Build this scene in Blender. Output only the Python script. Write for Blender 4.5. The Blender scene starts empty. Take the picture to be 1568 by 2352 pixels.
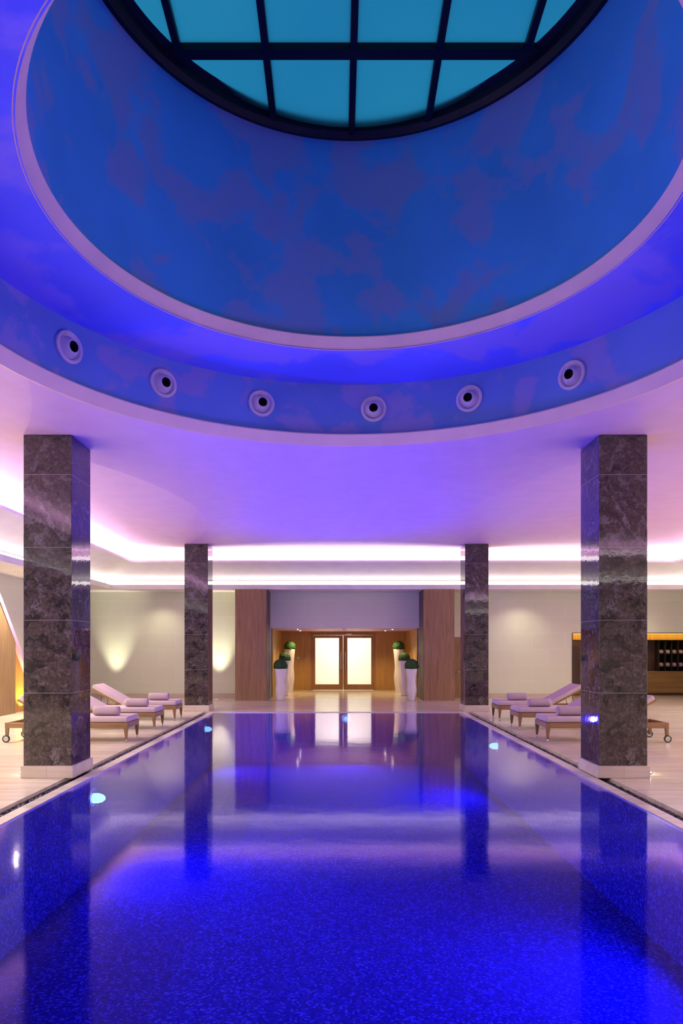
import bpy, bmesh, math, random
from math import pi, sin, cos, sqrt, atan2
from mathutils import Vector, Matrix, geometry

random.seed(7)
SC = bpy.context.scene
COL = SC.collection

# ------------------------------------------------------------------ camera
CX, CY, F, CH = 775.0, 1488.0, 1568.0, 1.5       # vanishing point and focal length in pixels, eye height
cam_d = bpy.data.cameras.new('camera')
cam = bpy.data.objects.new('camera', cam_d)
COL.objects.link(cam)
cam.location = (0, 0, CH)
cam.rotation_euler = (pi / 2, 0, 0)
cam_d.sensor_fit = 'VERTICAL'
cam_d.sensor_height = 36.0
cam_d.sensor_width = 24.0
cam_d.lens = 36.0 * F / 2352.0
cam_d.shift_x = (784 - CX) / 2352.0
cam_d.shift_y = (CY - 1176) / 2352.0
cam_d.clip_end = 200
SC.camera = cam

# ------------------------------------------------------------------ colour management, world
SC.view_settings.view_transform = 'Standard'
SC.view_settings.look = 'None'
SC.view_settings.exposure = 0.0
SC.view_settings.gamma = 1.0
SC.view_settings.use_curve_mapping = False
W = bpy.data.worlds.new('dusk_sky')
SC.world = W
W.use_nodes = True
W.node_tree.nodes['Background'].inputs[0].default_value = (0.03, 0.40, 0.85, 1)
W.node_tree.nodes['Background'].inputs[1].default_value = 0.62

# brightness of everything that glows
COVE_UP, COVE_LOW = 5.0, 4.5      # visible diffuser strips
COVE_UP_W, COVE_LOW_W = 10.0, 1.2  # lamps per metre of cove, aimed up from the ledges
COVE_COL = (1.0, 0.76, 0.92)
COVE_LOW_COL = (1.0, 0.90, 0.84)
LEDGE_FILL_W = {'far': 145.0, 'left': 1250.0, 'right': 1500.0}  # fill lamps added under the ledges to brighten walls and floor
POOL_UP, POOL_DOWN = 320.0, 160.0
POOL_COL = (0.05, 0.03, 1.0)

def lamp(name, kind, loc, power, color, size=0.1, direction=None, spot=None, blend=0.5, size_y=None):
    d = bpy.data.lights.new(name, kind)
    d.energy = power
    d.color = color
    if kind == 'AREA':
        d.size = size
        if size_y:
            d.shape = 'RECTANGLE'; d.size_y = size_y
    else:
        d.shadow_soft_size = size
    if kind == 'SPOT':
        d.spot_size = spot; d.spot_blend = blend
    o = bpy.data.objects.new(name, d)
    COL.objects.link(o)
    o.location = loc
    if direction is not None:
        o.rotation_euler = Vector(direction).to_track_quat('-Z', 'Y').to_euler()
    return o

# underwater lamps: (x, y, z, direction)
POOL_LIGHTS = [(-2.84, 1.3, (1, 0, 0)), (-2.84, 7.9, (1, 0, 0)), (-2.84, 14.6, (1, 0, 0)),
               (2.84, -1.0, (-1, 0, 0)), (2.84, 5.3, (-1, 0, 0)), (2.84, 12.1, (-1, 0, 0)), (0.2, 15.76, (0, -1, 0))]

# ------------------------------------------------------------------ materials
def newmat(name):
    m = bpy.data.materials.new(name); m.use_nodes = True
    nt = m.node_tree
    return m, nt, nt.nodes['Principled BSDF']

def N(nt, t, **kw):
    n = nt.nodes.new(t)
    for k, v in kw.items():
        if k.startswith('_'): setattr(n, k[1:], v)
        else: n.inputs[k.replace('_', ' ')].default_value = v
    return n

def ramp(nt, stops, interp='LINEAR'):
    r = nt.nodes.new('ShaderNodeValToRGB')
    r.color_ramp.interpolation = interp
    e = r.color_ramp.elements
    while len(e) < len(stops): e.new(0.5)
    for i, (p, c) in enumerate(stops):
        e[i].position = p
        e[i].color = (*c, 1) if len(c) == 3 else c
    return r

def simple(name, color, rough=0.6, metal=0.0, spec=0.5, coat=0.0):
    m, nt, b = newmat(name)
    b.inputs['Base Color'].default_value = (*color, 1)
    b.inputs['Roughness'].default_value = rough
    b.inputs['Metallic'].default_value = metal
    b.inputs['Specular IOR Level'].default_value = spec
    b.inputs['Coat Weight'].default_value = coat
    # very slight tonal unevenness so no surface is dead flat
    tc = N(nt, 'ShaderNodeTexCoord')
    n = N(nt, 'ShaderNodeTexNoise', Scale=3.0, Detail=3.0)
    nt.links.new(tc.outputs['Object'], n.inputs['Vector'])
    r = ramp(nt, [(0.3, tuple(c * 0.95 for c in color)), (0.7, tuple(min(1, c * 1.04) for c in color))])
    nt.links.new(n.outputs['Fac'], r.inputs['Fac'])
    nt.links.new(r.outputs['Color'], b.inputs['Base Color'])
    return m

def emit(name, color, strength):
    m = bpy.data.materials.new(name); m.use_nodes = True
    nt = m.node_tree; nt.nodes.clear()
    e = nt.nodes.new('ShaderNodeEmission'); o = nt.nodes.new('ShaderNodeOutputMaterial')
    e.inputs[0].default_value = (*color, 1); e.inputs[1].default_value = strength
    nt.links.new(e.outputs[0], o.inputs[0])
    return m

def wood(name, c1, c2, axis='Z', scale=1.0, rough=0.42, joints=None):
    m, nt, b = newmat(name)
    tc = N(nt, 'ShaderNodeTexCoord')
    mp = N(nt, 'ShaderNodeMapping')
    s = {'X': (0.7, 14, 14), 'Y': (14, 0.7, 14), 'Z': (14, 14, 0.7)}[axis]
    mp.inputs['Scale'].default_value = tuple(v * scale for v in s)
    nt.links.new(tc.outputs['Object'], mp.inputs['Vector'])
    n = N(nt, 'ShaderNodeTexNoise', Scale=1.6, Detail=8.0, Roughness=0.62, Distortion=0.4)
    nt.links.new(mp.outputs['Vector'], n.inputs['Vector'])
    r = ramp(nt, [(0.28, c1), (0.72, c2)])
    nt.links.new(n.outputs['Fac'], r.inputs['Fac'])
    nt.links.new(r.outputs['Color'], b.inputs['Base Color'])
    b.inputs['Roughness'].default_value = rough
    bp = N(nt, 'ShaderNodeBump', Strength=0.08, Distance=0.01)
    nt.links.new(n.outputs['Fac'], bp.inputs['Height'])
    nt.links.new(bp.outputs['Normal'], b.inputs['Normal'])
    return m

def marble_dark():
    m, nt, b = newmat('dark_marble')
    tc = N(nt, 'ShaderNodeTexCoord')
    L = nt.links.new
    # large warp
    w = N(nt, 'ShaderNodeTexNoise', Scale=1.7, Detail=9.0, Roughness=0.66)
    L(tc.outputs['Object'], w.inputs['Vector'])
    sub = N(nt, 'ShaderNodeVectorMath', _operation='SUBTRACT'); sub.inputs[1].default_value = (0.5, 0.5, 0.5)
    L(w.outputs['Color'], sub.inputs[0])
    sc = N(nt, 'ShaderNodeVectorMath', _operation='SCALE'); sc.inputs['Scale'].default_value = 0.9
    L(sub.outputs[0], sc.inputs[0])
    add = N(nt, 'ShaderNodeVectorMath', _operation='ADD')
    L(tc.outputs['Object'], add.inputs[0]); L(sc.outputs[0], add.inputs[1])
    # black crack veins
    v1 = N(nt, 'ShaderNodeTexNoise', Scale=1.5, Detail=3.5, Roughness=0.5, Distortion=0.3)
    L(add.outputs[0], v1.inputs['Vector'])
    # thin dark lines where the noise crosses two levels, with a soft halo on one side
    r1 = ramp(nt, [(0.0, (0, 0, 0)), (0.37, (0, 0, 0)), (0.43, (1, 1, 1)), (0.45, (0.05, 0.05, 0.05)), (0.53, (0, 0, 0)), (0.55, (0.95, 0.95, 0.95)), (0.60, (0, 0, 0))])
    L(v1.outputs['Fac'], r1.inputs['Fac'])
    # break the veins up
    nb = N(nt, 'ShaderNodeTexNoise', Scale=3.0, Detail=6.0)
    L(add.outputs[0], nb.inputs['Vector'])
    rb = ramp(nt, [(0.38, (0.25, 0.25, 0.25)), (0.53, (1, 1, 1))])
    L(nb.outputs['Fac'], rb.inputs['Fac'])
    mul = N(nt, 'ShaderNodeMath', _operation='MULTIPLY')
    L(r1.outputs['Color'], mul.inputs[0]); L(rb.outputs['Color'], mul.inputs[1])
    # fine grain
    g = N(nt, 'ShaderNodeTexNoise', Scale=26.0, Detail=9.0, Roughness=0.75)
    L(tc.outputs['Object'], g.inputs['Vector'])
    rg = ramp(nt, [(0.30, (0.014, 0.010, 0.009)), (0.52, (0.068, 0.050, 0.043)), (0.75, (0.17, 0.135, 0.118))])
    L(g.outputs['Fac'], rg.inputs['Fac'])
    # pale wavy veins
    wv = N(nt, 'ShaderNodeTexWave', Scale=2.2, Distortion=16.0, Detail=6.0, _wave_type='BANDS', _bands_direction='DIAGONAL')
    wv.inputs['Detail Scale'].default_value = 1.2
    L(add.outputs[0], wv.inputs['Vector'])
    rw = ramp(nt, [(0.80, (0, 0, 0)), (0.96, (1, 1, 1))])
    L(wv.outputs['Fac'], rw.inputs['Fac'])
    rb2 = ramp(nt, [(0.45, (0, 0, 0)), (0.62, (0.75, 0.75, 0.75))])
    L(w.outputs['Fac'], rb2.inputs['Fac'])
    mul2 = N(nt, 'ShaderNodeMath', _operation='MULTIPLY')
    L(rw.outputs['Color'], mul2.inputs[0]); L(rb2.outputs['Color'], mul2.inputs[1])
    mx = N(nt, 'ShaderNodeMix', _data_type='RGBA')
    L(mul2.outputs[0], mx.inputs['Factor']); L(rg.outputs['Color'], mx.inputs['A'])
    mx.inputs['B'].default_value = (0.21, 0.18, 0.20, 1)
    mx2 = N(nt, 'ShaderNodeMix', _data_type='RGBA')
    L(mul.outputs[0], mx2.inputs['Factor']); L(mx.outputs['Result'], mx2.inputs['A'])
    mx2.inputs['B'].default_value = (0.008, 0.005, 0.006, 1)
    # slab joints every 0.84 m
    sep = N(nt, 'ShaderNodeSeparateXYZ'); L(tc.outputs['Object'], sep.inputs[0])
    m1 = N(nt, 'ShaderNodeMath', _operation='SUBTRACT'); L(sep.outputs['Z'], m1.inputs[0]); m1.inputs[1].default_value = 0.135 - 0.84
    m2 = N(nt, 'ShaderNodeMath', _operation='MODULO'); L(m1.outputs[0], m2.inputs[0]); m2.inputs[1].default_value = 0.84
    m3 = N(nt, 'ShaderNodeMath', _operation='LESS_THAN'); L(m2.outputs[0], m3.inputs[0]); m3.inputs[1].default_value = 0.007
    mx3 = N(nt, 'ShaderNodeMix', _data_type='RGBA')
    L(m3.outputs[0], mx3.inputs['Factor']); L(mx2.outputs['Result'], mx3.inputs['A'])
    mx3.inputs['B'].default_value = (0.22, 0.19, 0.18, 1)
    L(mx3.outputs['Result'], b.inputs['Base Color'])
    b.inputs['Roughness'].default_value = 0.035
    b.inputs['Specular IOR Level'].default_value = 0.6
    bn = N(nt, 'ShaderNodeTexNoise', Scale=14.0, Detail=3.0)
    L(tc.outputs['Object'], bn.inputs['Vector'])
    bp = N(nt, 'ShaderNodeBump', Strength=0.02, Distance=0.02)
    L(bn.outputs['Fac'], bp.inputs['Height']); L(bp.outputs['Normal'], b.inputs['Normal'])
    return m

def travertine(name, c1, c2, c3, rough=0.22, tile=(1.2, 0.6), joint=0.35):
    m, nt, b = newmat(name)
    L = nt.links.new
    tc = N(nt, 'ShaderNodeTexCoord')
    mp = N(nt, 'ShaderNodeMapping'); mp.inputs['Scale'].default_value = (0.55, 5.5, 5.5)
    L(tc.outputs['Object'], mp.inputs['Vector'])
    n = N(nt, 'ShaderNodeTexNoise', Scale=1.5, Detail=8.0, Roughness=0.6, Distortion=0.6)
    L(mp.outputs['Vector'], n.inputs['Vector'])
    r = ramp(nt, [(0.25, c1), (0.5, c2), (0.75, c3)])
    L(n.outputs['Fac'], r.inputs['Fac'])
    br = N(nt, 'ShaderNodeTexBrick', Scale=1.0)
    br.inputs['Color1'].default_value = (1, 1, 1, 1); br.inputs['Color2'].default_value = (0.93, 0.93, 0.93, 1)
    br.inputs['Mortar'].default_value = (1 - joint, 1 - joint, 1 - joint, 1)
    br.inputs['Mortar Size'].default_value = 0.003
    br.inputs['Brick Width'].default_value = tile[0]; br.inputs['Row Height'].default_value = tile[1]
    L(tc.outputs['Object'], br.inputs['Vector'])
    mx = N(nt, 'ShaderNodeMix', _data_type='RGBA', _blend_type='MULTIPLY'); mx.inputs['Factor'].default_value = 1
    L(r.outputs['Color'], mx.inputs['A']); L(br.outputs['Color'], mx.inputs['B'])
    L(mx.outputs['Result'], b.inputs['Base Color'])
    b.inputs['Roughness'].default_value = rough
    return m

def wall_tiles(name, plane='XZ', col=(0.65, 0.685, 0.52)):
    m, nt, b = newmat(name)
    L = nt.links.new
    tc = N(nt, 'ShaderNodeTexCoord')
    sep = N(nt, 'ShaderNodeSeparateXYZ'); L(tc.outputs['Object'], sep.inputs[0])
    cmb = N(nt, 'ShaderNodeCombineXYZ')
    L(sep.outputs[plane[0]], cmb.inputs['X']); L(sep.outputs['Z'], cmb.inputs['Y'])
    br = N(nt, 'ShaderNodeTexBrick', Scale=1.0)
    c = col
    br.inputs['Color1'].default_value = (*c, 1); br.inputs['Color2'].default_value = (*(v * 0.965 for v in c), 1)
    br.inputs['Mortar'].default_value = (*(min(1, v * 1.10) for v in c), 1)
    br.inputs['Mortar Size'].default_value = 0.006; br.inputs['Mortar Smooth'].default_value = 0.3
    br.inputs['Brick Width'].default_value = 0.97; br.inputs['Row Height'].default_value = 0.485
    L(cmb.outputs[0], br.inputs['Vector'])
    L(br.outputs['Color'], b.inputs['Base Color'])
    b.inputs['Roughness'].default_value = 0.55
    return m

def sky_mural(name, base, cloud, amount=(0.5, 0.56), scale=1.1):
    m, nt, b = newmat(name)
    L = nt.links.new
    tc = N(nt, 'ShaderNodeTexCoord')
    n = N(nt, 'ShaderNodeTexNoise', Scale=scale, Detail=5.0, Roughness=0.52, Distortion=0.35)
    L(tc.outputs['Object'], n.inputs['Vector'])
    r = ramp(nt, [(amount[0], (0, 0, 0)), (amount[1], (0.8, 0.8, 0.8)), (0.8, (1, 1, 1))])
    L(n.outputs['Fac'], r.inputs['Fac'])
    n2 = N(nt, 'ShaderNodeTexNoise', Scale=0.7, Detail=2.0)
    L(tc.outputs['Object'], n2.inputs['Vector'])
    r2 = ramp(nt, [(0.35, base), (0.7, tuple(v * 1.25 for v in base))])
    L(n2.outputs['Fac'], r2.inputs['Fac'])
    mx = N(nt, 'ShaderNodeMix', _data_type='RGBA')
    L(r.outputs['Color'], mx.inputs['Factor']); L(r2.outputs['Color'], mx.inputs['A'])
    mx.inputs['B'].default_value = (*cloud, 1)
    L(mx.outputs['Result'], b.inputs['Base Color'])
    b.inputs['Roughness'].default_value = 0.75
    return m

def mosaic():
    m, nt, b = newmat('blue_mosaic')
    L = nt.links.new
    tc = N(nt, 'ShaderNodeTexCoord')
    s = N(nt, 'ShaderNodeVectorMath', _operation='SCALE'); s.inputs['Scale'].default_value = 1 / 0.018
    L(tc.outputs['Object'], s.inputs[0])
    f = N(nt, 'ShaderNodeVectorMath', _operation='FLOOR'); L(s.outputs[0], f.inputs[0])
    wn = N(nt, 'ShaderNodeTexWhiteNoise', _noise_dimensions='3D'); L(f.outputs[0], wn.inputs['Vector'])
    r = ramp(nt, [(0.0, (0.003, 0.004, 0.14)), (0.5, (0.006, 0.008, 0.20)), (0.8, (0.010, 0.014, 0.28)), (1.0, (0.035, 0.045, 0.46))])
    L(wn.outputs['Value'], r.inputs['Fac'])
    L(r.outputs['Color'], b.inputs['Base Color'])
    b.inputs['Roughness'].default_value = 0.5
    b.inputs['Specular IOR Level'].default_value = 0.0
    return m

def water():
    m = bpy.data.materials.new('pool_water'); m.use_nodes = True
    nt = m.node_tree; nt.nodes.clear(); L = nt.links.new
    out = nt.nodes.new('ShaderNodeOutputMaterial')
    tr = nt.nodes.new('ShaderNodeBsdfTransparent'); tr.inputs[0].default_value = (0.6, 0.6, 1.0, 1)
    gl = nt.nodes.new('ShaderNodeBsdfGlossy'); gl.inputs[0].default_value = (0.85, 0.75, 1.0, 1); gl.inputs['Roughness'].default_value = 0.075
    lw = nt.nodes.new('ShaderNodeLayerWeight'); lw.inputs['Blend'].default_value = 0.5     # water reflectance: almost none from above, strong at grazing angles
    fr = ramp(nt, [(0.45, (0.015,) * 3), (0.70, (0.06,) * 3), (0.765, (0.20,) * 3), (0.83, (0.56,) * 3), (0.90, (0.76,) * 3), (1.0, (0.95,) * 3)])
    L(lw.outputs['Facing'], fr.inputs['Fac'])
    tc = nt.nodes.new('ShaderNodeTexCoord')
    n = N(nt, 'ShaderNodeTexNoise', Scale=2.2, Detail=2.0)
    L(tc.outputs['Object'], n.inputs['Vector'])
    bp = N(nt, 'ShaderNodeBump', Strength=0.025, Distance=0.05)
    L(n.outputs['Fac'], bp.inputs['Height']); L(bp.outputs['Normal'], gl.inputs['Normal'])
    mx = nt.nodes.new('ShaderNodeMixShader')
    L(fr.outputs[0], mx.inputs[0]); L(tr.outputs[0], mx.inputs[1]); L(gl.outputs[0], mx.inputs[2])
    L(mx.outputs[0], out.inputs[0])
    return m

def frosted():
    m = bpy.data.materials.new('frosted_skylight_glass'); m.use_nodes = True
    nt = m.node_tree; nt.nodes.clear(); L = nt.links.new
    out = nt.nodes.new('ShaderNodeOutputMaterial')
    t = nt.nodes.new('ShaderNodeBsdfTranslucent')
    tc = nt.nodes.new('ShaderNodeTexCoord')
    n = N(nt, 'ShaderNodeTexNoise', Scale=0.35, Detail=1.0)
    L(tc.outputs['Object'], n.inputs['Vector'])
    r = ramp(nt, [(0.3, (0.6, 0.72, 0.75)), (0.7, (0.9, 0.95, 0.82))])
    L(n.outputs['Fac'], r.inputs['Fac']); L(r.outputs['Color'], t.inputs[0])
    g = nt.nodes.new('ShaderNodeBsdfGlossy'); g.inputs['Roughness'].default_value = 0.25
    mx = nt.nodes.new('ShaderNodeMixShader'); mx.inputs[0].default_value = 0.05
    L(t.outputs[0], mx.inputs[1]); L(g.outputs[0], mx.inputs[2]); L(mx.outputs[0], out.inputs[0])
    return m

M = {}
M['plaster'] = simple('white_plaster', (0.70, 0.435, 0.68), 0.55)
M['plaster2'] = simple('ledge_plaster', (0.74, 0.70, 0.68), 0.6)
M['lip'] = simple('ring_moulding_paint', (0.85, 0.56, 0.46), 0.6)
M['cove_blue'] = sky_mural('pale_blue_mural', (0.10, 0.12, 0.80), (0.26, 0.20, 0.80), scale=0.9)
M['fascia'] = sky_mural('blue_cloud_fascia', (0.12, 0.20, 0.50), (0.30, 0.24, 0.52), scale=1.7)
M['drum'] = sky_mural('blue_cloud_drum', (0.045, 0.27, 0.56), (0.19, 0.26, 0.50), scale=1.6)
M['marble'] = marble_dark()
M['plinth'] = travertine('beige_travertine_plinth', (0.42, 0.34, 0.27), (0.56, 0.47, 0.38), (0.64, 0.56, 0.47), 0.3, (9, 9))
M['floor'] = travertine('travertine_floor', (0.48, 0.39, 0.31), (0.62, 0.53, 0.44), (0.72, 0.63, 0.54), 0.16, (1.2, 0.6), 0.22)
M['coping'] = travertine('travertine_coping', (0.50, 0.42, 0.36), (0.62, 0.54, 0.47), (0.70, 0.62, 0.55), 0.25, (9, 0.9), 0.3)
M['gutter'] = simple('black_gutter', (0.012, 0.010, 0.010), 0.5)
M['pebble'] = simple('black_pebbles', (0.03, 0.025, 0.022), 0.35)
M['wall_x'] = wall_tiles('limestone_wall', 'XZ')
M['wall_y'] = wall_tiles('limestone_side_wall', 'YZ')
M['mosaic'] = mosaic()
M['water'] = water()
M['frosted'] = frosted()
M['black_frame'] = simple('black_steel', (0.004, 0.005, 0.012), 0.5, 0.0, 0.2)
M['oak'] = wood('oak_veneer', (0.18, 0.10, 0.045), (0.37, 0.23, 0.115))
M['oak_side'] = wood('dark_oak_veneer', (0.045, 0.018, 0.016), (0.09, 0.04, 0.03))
M['honey'] = wood('honey_veneer', (0.36, 0.18, 0.035), (0.56, 0.31, 0.07))
M['honey_dark'] = wood('honey_door_frame', (0.26, 0.115, 0.03), (0.42, 0.21, 0.06))
M['teak'] = wood('teak', (0.17, 0.085, 0.032), (0.33, 0.18, 0.075), 'X', 1.6)
M['teak_z'] = wood('teak_legs', (0.15, 0.075, 0.032), (0.28, 0.15, 0.065), 'Z', 1.6)
M['counter'] = wood('olive_veneer', (0.22, 0.13, 0.03), (0.36, 0.23, 0.06), 'X', 0.8)
M['dark_cubby'] = simple('dark_cubby', (0.02, 0.013, 0.01), 0.6)
M['cushion'] = simple('mauve_fabric', (0.50, 0.38, 0.41), 0.9)
M['towel'] = simple('rolled_towel', (0.42, 0.31, 0.35), 0.95)
M['white_pot'] = simple('white_lacquer', (0.80, 0.77, 0.78), 0.22)
M['leaf'] = simple('box_leaves', (0.018, 0.075, 0.012), 0.7)
M['soil'] = simple('soil', (0.03, 0.02, 0.015), 0.9)
M['chrome'] = simple('brushed_steel', (0.55, 0.55, 0.55), 0.3, 1.0)
M['rubber'] = simple('dark_rubber', (0.03, 0.03, 0.03), 0.5)
M['nozzle'] = simple('nozzle_paint', (0.66, 0.50, 0.56), 0.4)
M['void'] = simple('nozzle_inside', (0.004, 0.003, 0.003), 0.9)
M['white_plastic'] = simple('white_plastic', (0.7, 0.7, 0.68), 0.5)
M['led_up'] = emit('cove_led', COVE_COL, COVE_UP)
M['led_low'] = emit('lower_cove_led', COVE_LOW_COL, COVE_LOW)
M['pool_lens'] = emit('pool_lamp_lens', (0.14, 0.42, 1.0), 8.0)
M['down_lens'] = emit('downlight_lens', (1.0, 0.85, 0.6), 30.0)
M['up_lens'] = emit('uplight_lens', (1.0, 0.88, 0.6), 6.0)
M['warm_led'] = emit('warm_led', (1.0, 0.62, 0.12), 6.0)
M['door_glass'] = None
def lit_glass():
    # frosted pane: translucent, lit by a lamp in the corridor behind
    m = bpy.data.materials.new('frosted_door_glass'); m.use_nodes = True
    nt = m.node_tree; nt.nodes.clear(); L = nt.links.new
    out = nt.nodes.new('ShaderNodeOutputMaterial')
    t = nt.nodes.new('ShaderNodeBsdfTranslucent'); t.inputs[0].default_value = (0.92, 0.9, 0.86, 1)
    g = nt.nodes.new('ShaderNodeBsdfGlossy'); g.inputs['Roughness'].default_value = 0.2
    mx = nt.nodes.new('ShaderNodeMixShader'); mx.inputs[0].default_value = 0.06
    L(t.outputs[0], mx.inputs[1]); L(g.outputs[0], mx.inputs[2]); L(mx.outputs[0], out.inputs[0])
    return m
M['door_glass'] = lit_glass()

# ------------------------------------------------------------------ mesh helpers
def finish(name, bm, mat, parent=None, smooth=False, loc=None):
    me = bpy.data.meshes.new(name)
    bm.normal_update()
    bm.to_mesh(me); bm.free()
    if smooth:
        for p in me.polygons: p.use_smooth = True
    if mat: me.materials.append(mat)
    o = bpy.data.objects.new(name, me)
    COL.objects.link(o)
    if parent: o.parent = parent
    if loc: o.location = loc
    return o

def box(bm, x0, x1, y0, y1, z0, z1, bevel=0.0, seg=1):
    vs = [bm.verts.new(p) for p in [(x0, y0, z0), (x1, y0, z0), (x1, y1, z0), (x0, y1, z0),
                                    (x0, y0, z1), (x1, y0, z1), (x1, y1, z1), (x0, y1, z1)]]
    fs = [bm.faces.new([vs[i] for i in f]) for f in
          [(0, 3, 2, 1), (4, 5, 6, 7), (0, 1, 5, 4), (1, 2, 6, 5), (2, 3, 7, 6), (3, 0, 4, 7)]]
    if bevel:
        es = list({e for f in fs for e in f.edges})
        bmesh.ops.bevel(bm, geom=es, offset=bevel, segments=seg, affect='EDGES', profile=0.5)

def quad(bm, *pts):
    bm.faces.new([bm.verts.new(p) for p in pts])

def lathe(bm, prof, n=32, center=(0, 0, 0), mat=None, square=0.0):
    """prof: list of (r, z)"""
    rings = []
    for r, z in prof:
        ring = []
        for k in range(n):
            a = 2 * pi * k / n
            rr = r
            if square:
                rr = r * (1 + square * (1 / max(abs(cos(a)), abs(sin(a))) - 1))
            p = Vector((rr * cos(a), rr * sin(a), z))
            if mat is not None: p = mat @ p
            ring.append(bm.verts.new(p + Vector(center)))
        rings.append(ring)
    for a, b in zip(rings, rings[1:]):
        for k in range(n):
            bm.faces.new([a[k], a[(k + 1) % n], b[(k + 1) % n], b[k]])
    return rings

def tube(bm, p0, p1, r0, r1=None, n=10, cap=True):
    r1 = r0 if r1 is None else r1
    p0, p1 = Vector(p0), Vector(p1)
    q = (p1 - p0).to_track_quat('Z', 'Y').to_matrix()
    ra = [bm.verts.new(p0 + q @ Vector((r0 * cos(2 * pi * k / n), r0 * sin(2 * pi * k / n), 0))) for k in range(n)]
    rb = [bm.verts.new(p1 + q @ Vector((r1 * cos(2 * pi * k / n), r1 * sin(2 * pi * k / n), 0))) for k in range(n)]
    for k in range(n):
        bm.faces.new([ra[k], ra[(k + 1) % n], rb[(k + 1) % n], rb[k]])
    if cap:
        bm.faces.new(ra[::-1]); bm.faces.new(rb)

def tag(o, label, cat, group=None, kind=None):
    o['label'] = label; o['category'] = cat
    if group: o['group'] = group
    if kind: o['kind'] = kind
    return o

def thing(name, label, cat, loc=(0, 0, 0), rz=0, group=None):
    o = bpy.data.objects.new(name, None); COL.objects.link(o)
    o.empty_display_size = 0.2
    o.location = loc; o.rotation_euler = (0, 0, rz)
    return tag(o, label, cat, group)

def struct(name, bm, mat, label=None, **kw):
    o = finish(name, bm, mat, **kw)
    if kw.get('parent') is None: o['kind'] = 'structure'
    if label: o['label'] = label
    return o

def dup(root, loc, rz=None, label=None, group=None):
    r = root.copy(); COL.objects.link(r); r.location = loc
    if rz is not None: r.rotation_euler = (0, 0, rz)
    if label: r['label'] = label
    if group: r['group'] = group
    for ch in list(root.children):
        c = ch.copy(); COL.objects.link(c); c.parent = r
        for g in ch.children:
            d = g.copy(); COL.objects.link(d); d.parent = c
    return r

# ------------------------------------------------------------------ room dimensions
XL, XR, YB, YF = -7.6, 11.2, 20.4, -3.8      # walls
PX, PY0, PY1 = 2.86, -1.6, 15.79             # pool water edge
ZC = 3.96                                    # soffit
UX0, UX1, UY0, UY1 = -5.6, 9.2, -1.8, 18.6   # upper cove lip rectangle
RC = Vector((0.15, 5.14))                    # centre of the round opening
R1, R2, R3 = 3.155, 2.33, 2.18

# floor with the pool cut out (one slab, top at z = 0)
bm = bmesh.new()
G0, G1 = 2.985, 3.135
box(bm, XL, -G1, YF, YB, -0.3, 0)
box(bm, G1, XR, YF, YB, -0.3, 0)
box(bm, -G1, G1, PY1 + 0.22, YB, -0.3, 0)
box(bm, -G1, G1, YF, PY0 - 0.3, -0.3, 0)
box(bm, -1.98, 2.42, YB, 24.3, -0.3, 0)       # lobby floor
box(bm, 7.0, XR, YB, 22.2, -0.3, 0)           # bar recess floor
struct('floor', bm, M['floor'])

# walls
bm = bmesh.new()
T = 0.3
zt = 3.17
box(bm, XL - T, -1.98, YB, YB + T, 0, zt)
box(bm, 2.42, 7.0, YB, YB + T, 0, zt)
box(bm, -1.98, 2.42, YB, YB + 0.05, 2.085, zt)
box(bm, 7.0, XR, YB, YB + T, 1.93, zt)
struct('wall_rear', bm, M['wall_x'])
bm = bmesh.new(); box(bm, XL - T, XL, YF, YB, 0, zt); struct('wall_left', bm, M['wall_y'])
bm = bmesh.new(); box(bm, XR, XR + T, YF, 22.2, 0, zt); struct('wall_right', bm, M['wall_y'])
bm = bmesh.new(); box(bm, XL - T, XR + T, YF - T, YF, 0, zt); struct('wall_front', bm, M['wall_x'])
# baseboards
bm = bmesh.new()
box(bm, XL, -2.91, YB - 0.02, YB, 0, 0.14); box(bm, 4.55, 7.0, YB - 0.02, YB, 0, 0.14)
struct('baseboard_rear', bm, M['plinth'])

# pool -------------------------------------------------------------
pool = thing('swimming_pool', 'long rectangular swimming pool lined with blue mosaic and edged in pale travertine', 'pool', (0, 7, 0))
def P(o):
    o.location = Vector(o.location) - Vector((0, 7, 0)); return o
ZP = -1.15
bm = bmesh.new()
quad(bm, (-PX, PY0, ZP), (PX, PY0, ZP), (PX, PY1, ZP), (-PX, PY1, ZP))
quad(bm, (-PX, PY0, -0.03), (-PX, PY0, ZP), (-PX, PY1, ZP), (-PX, PY1, -0.03))
quad(bm, (PX, PY0, -0.03), (PX, PY1, -0.03), (PX, PY1, ZP), (PX, PY0, ZP))
quad(bm, (-PX, PY1, -0.03), (-PX, PY1, ZP), (PX, PY1, ZP), (PX, PY1, -0.03))
quad(bm, (-PX, PY0, -0.03), (PX, PY0, -0.03), (PX, PY0, ZP), (-PX, PY0, ZP))
P(finish('basin', bm, M['mosaic'], pool))
bm = bmesh.new()
box(bm, -G0, -PX, PY0 - .12, PY1 + .1, -0.03, 0.0); box(bm, PX, G0, PY0 - .12, PY1 + .1, -0.03, 0.0)
box(bm, -PX, PX, PY1, PY1 + .1, -0.03, 0.0); box(bm, -PX, PX, PY0 - .12, PY0, -0.03, 0.0)
P(finish('coping', bm, M['coping'], pool))
bm = bmesh.new()
box(bm, -G1, -G0, PY0 - .3, PY1 + .22, -0.12, -0.055); box(bm, G0, G1, PY0 - .3, PY1 + .22, -0.12, -0.055)
box(bm, -G0, G0, PY1 + .1, PY1 + .22, -0.12, -0.055); box(bm, -G0, G0, PY0 - .3, PY0 - .12, -0.12, -0.055)
P(finish('gutter', bm, M['gutter'], pool))
bm = bmesh.new()
quad(bm, (-PX, PY0, -0.006), (PX, PY0, -0.006), (PX, PY1, -0.006), (-PX, PY1, -0.006))
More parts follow.
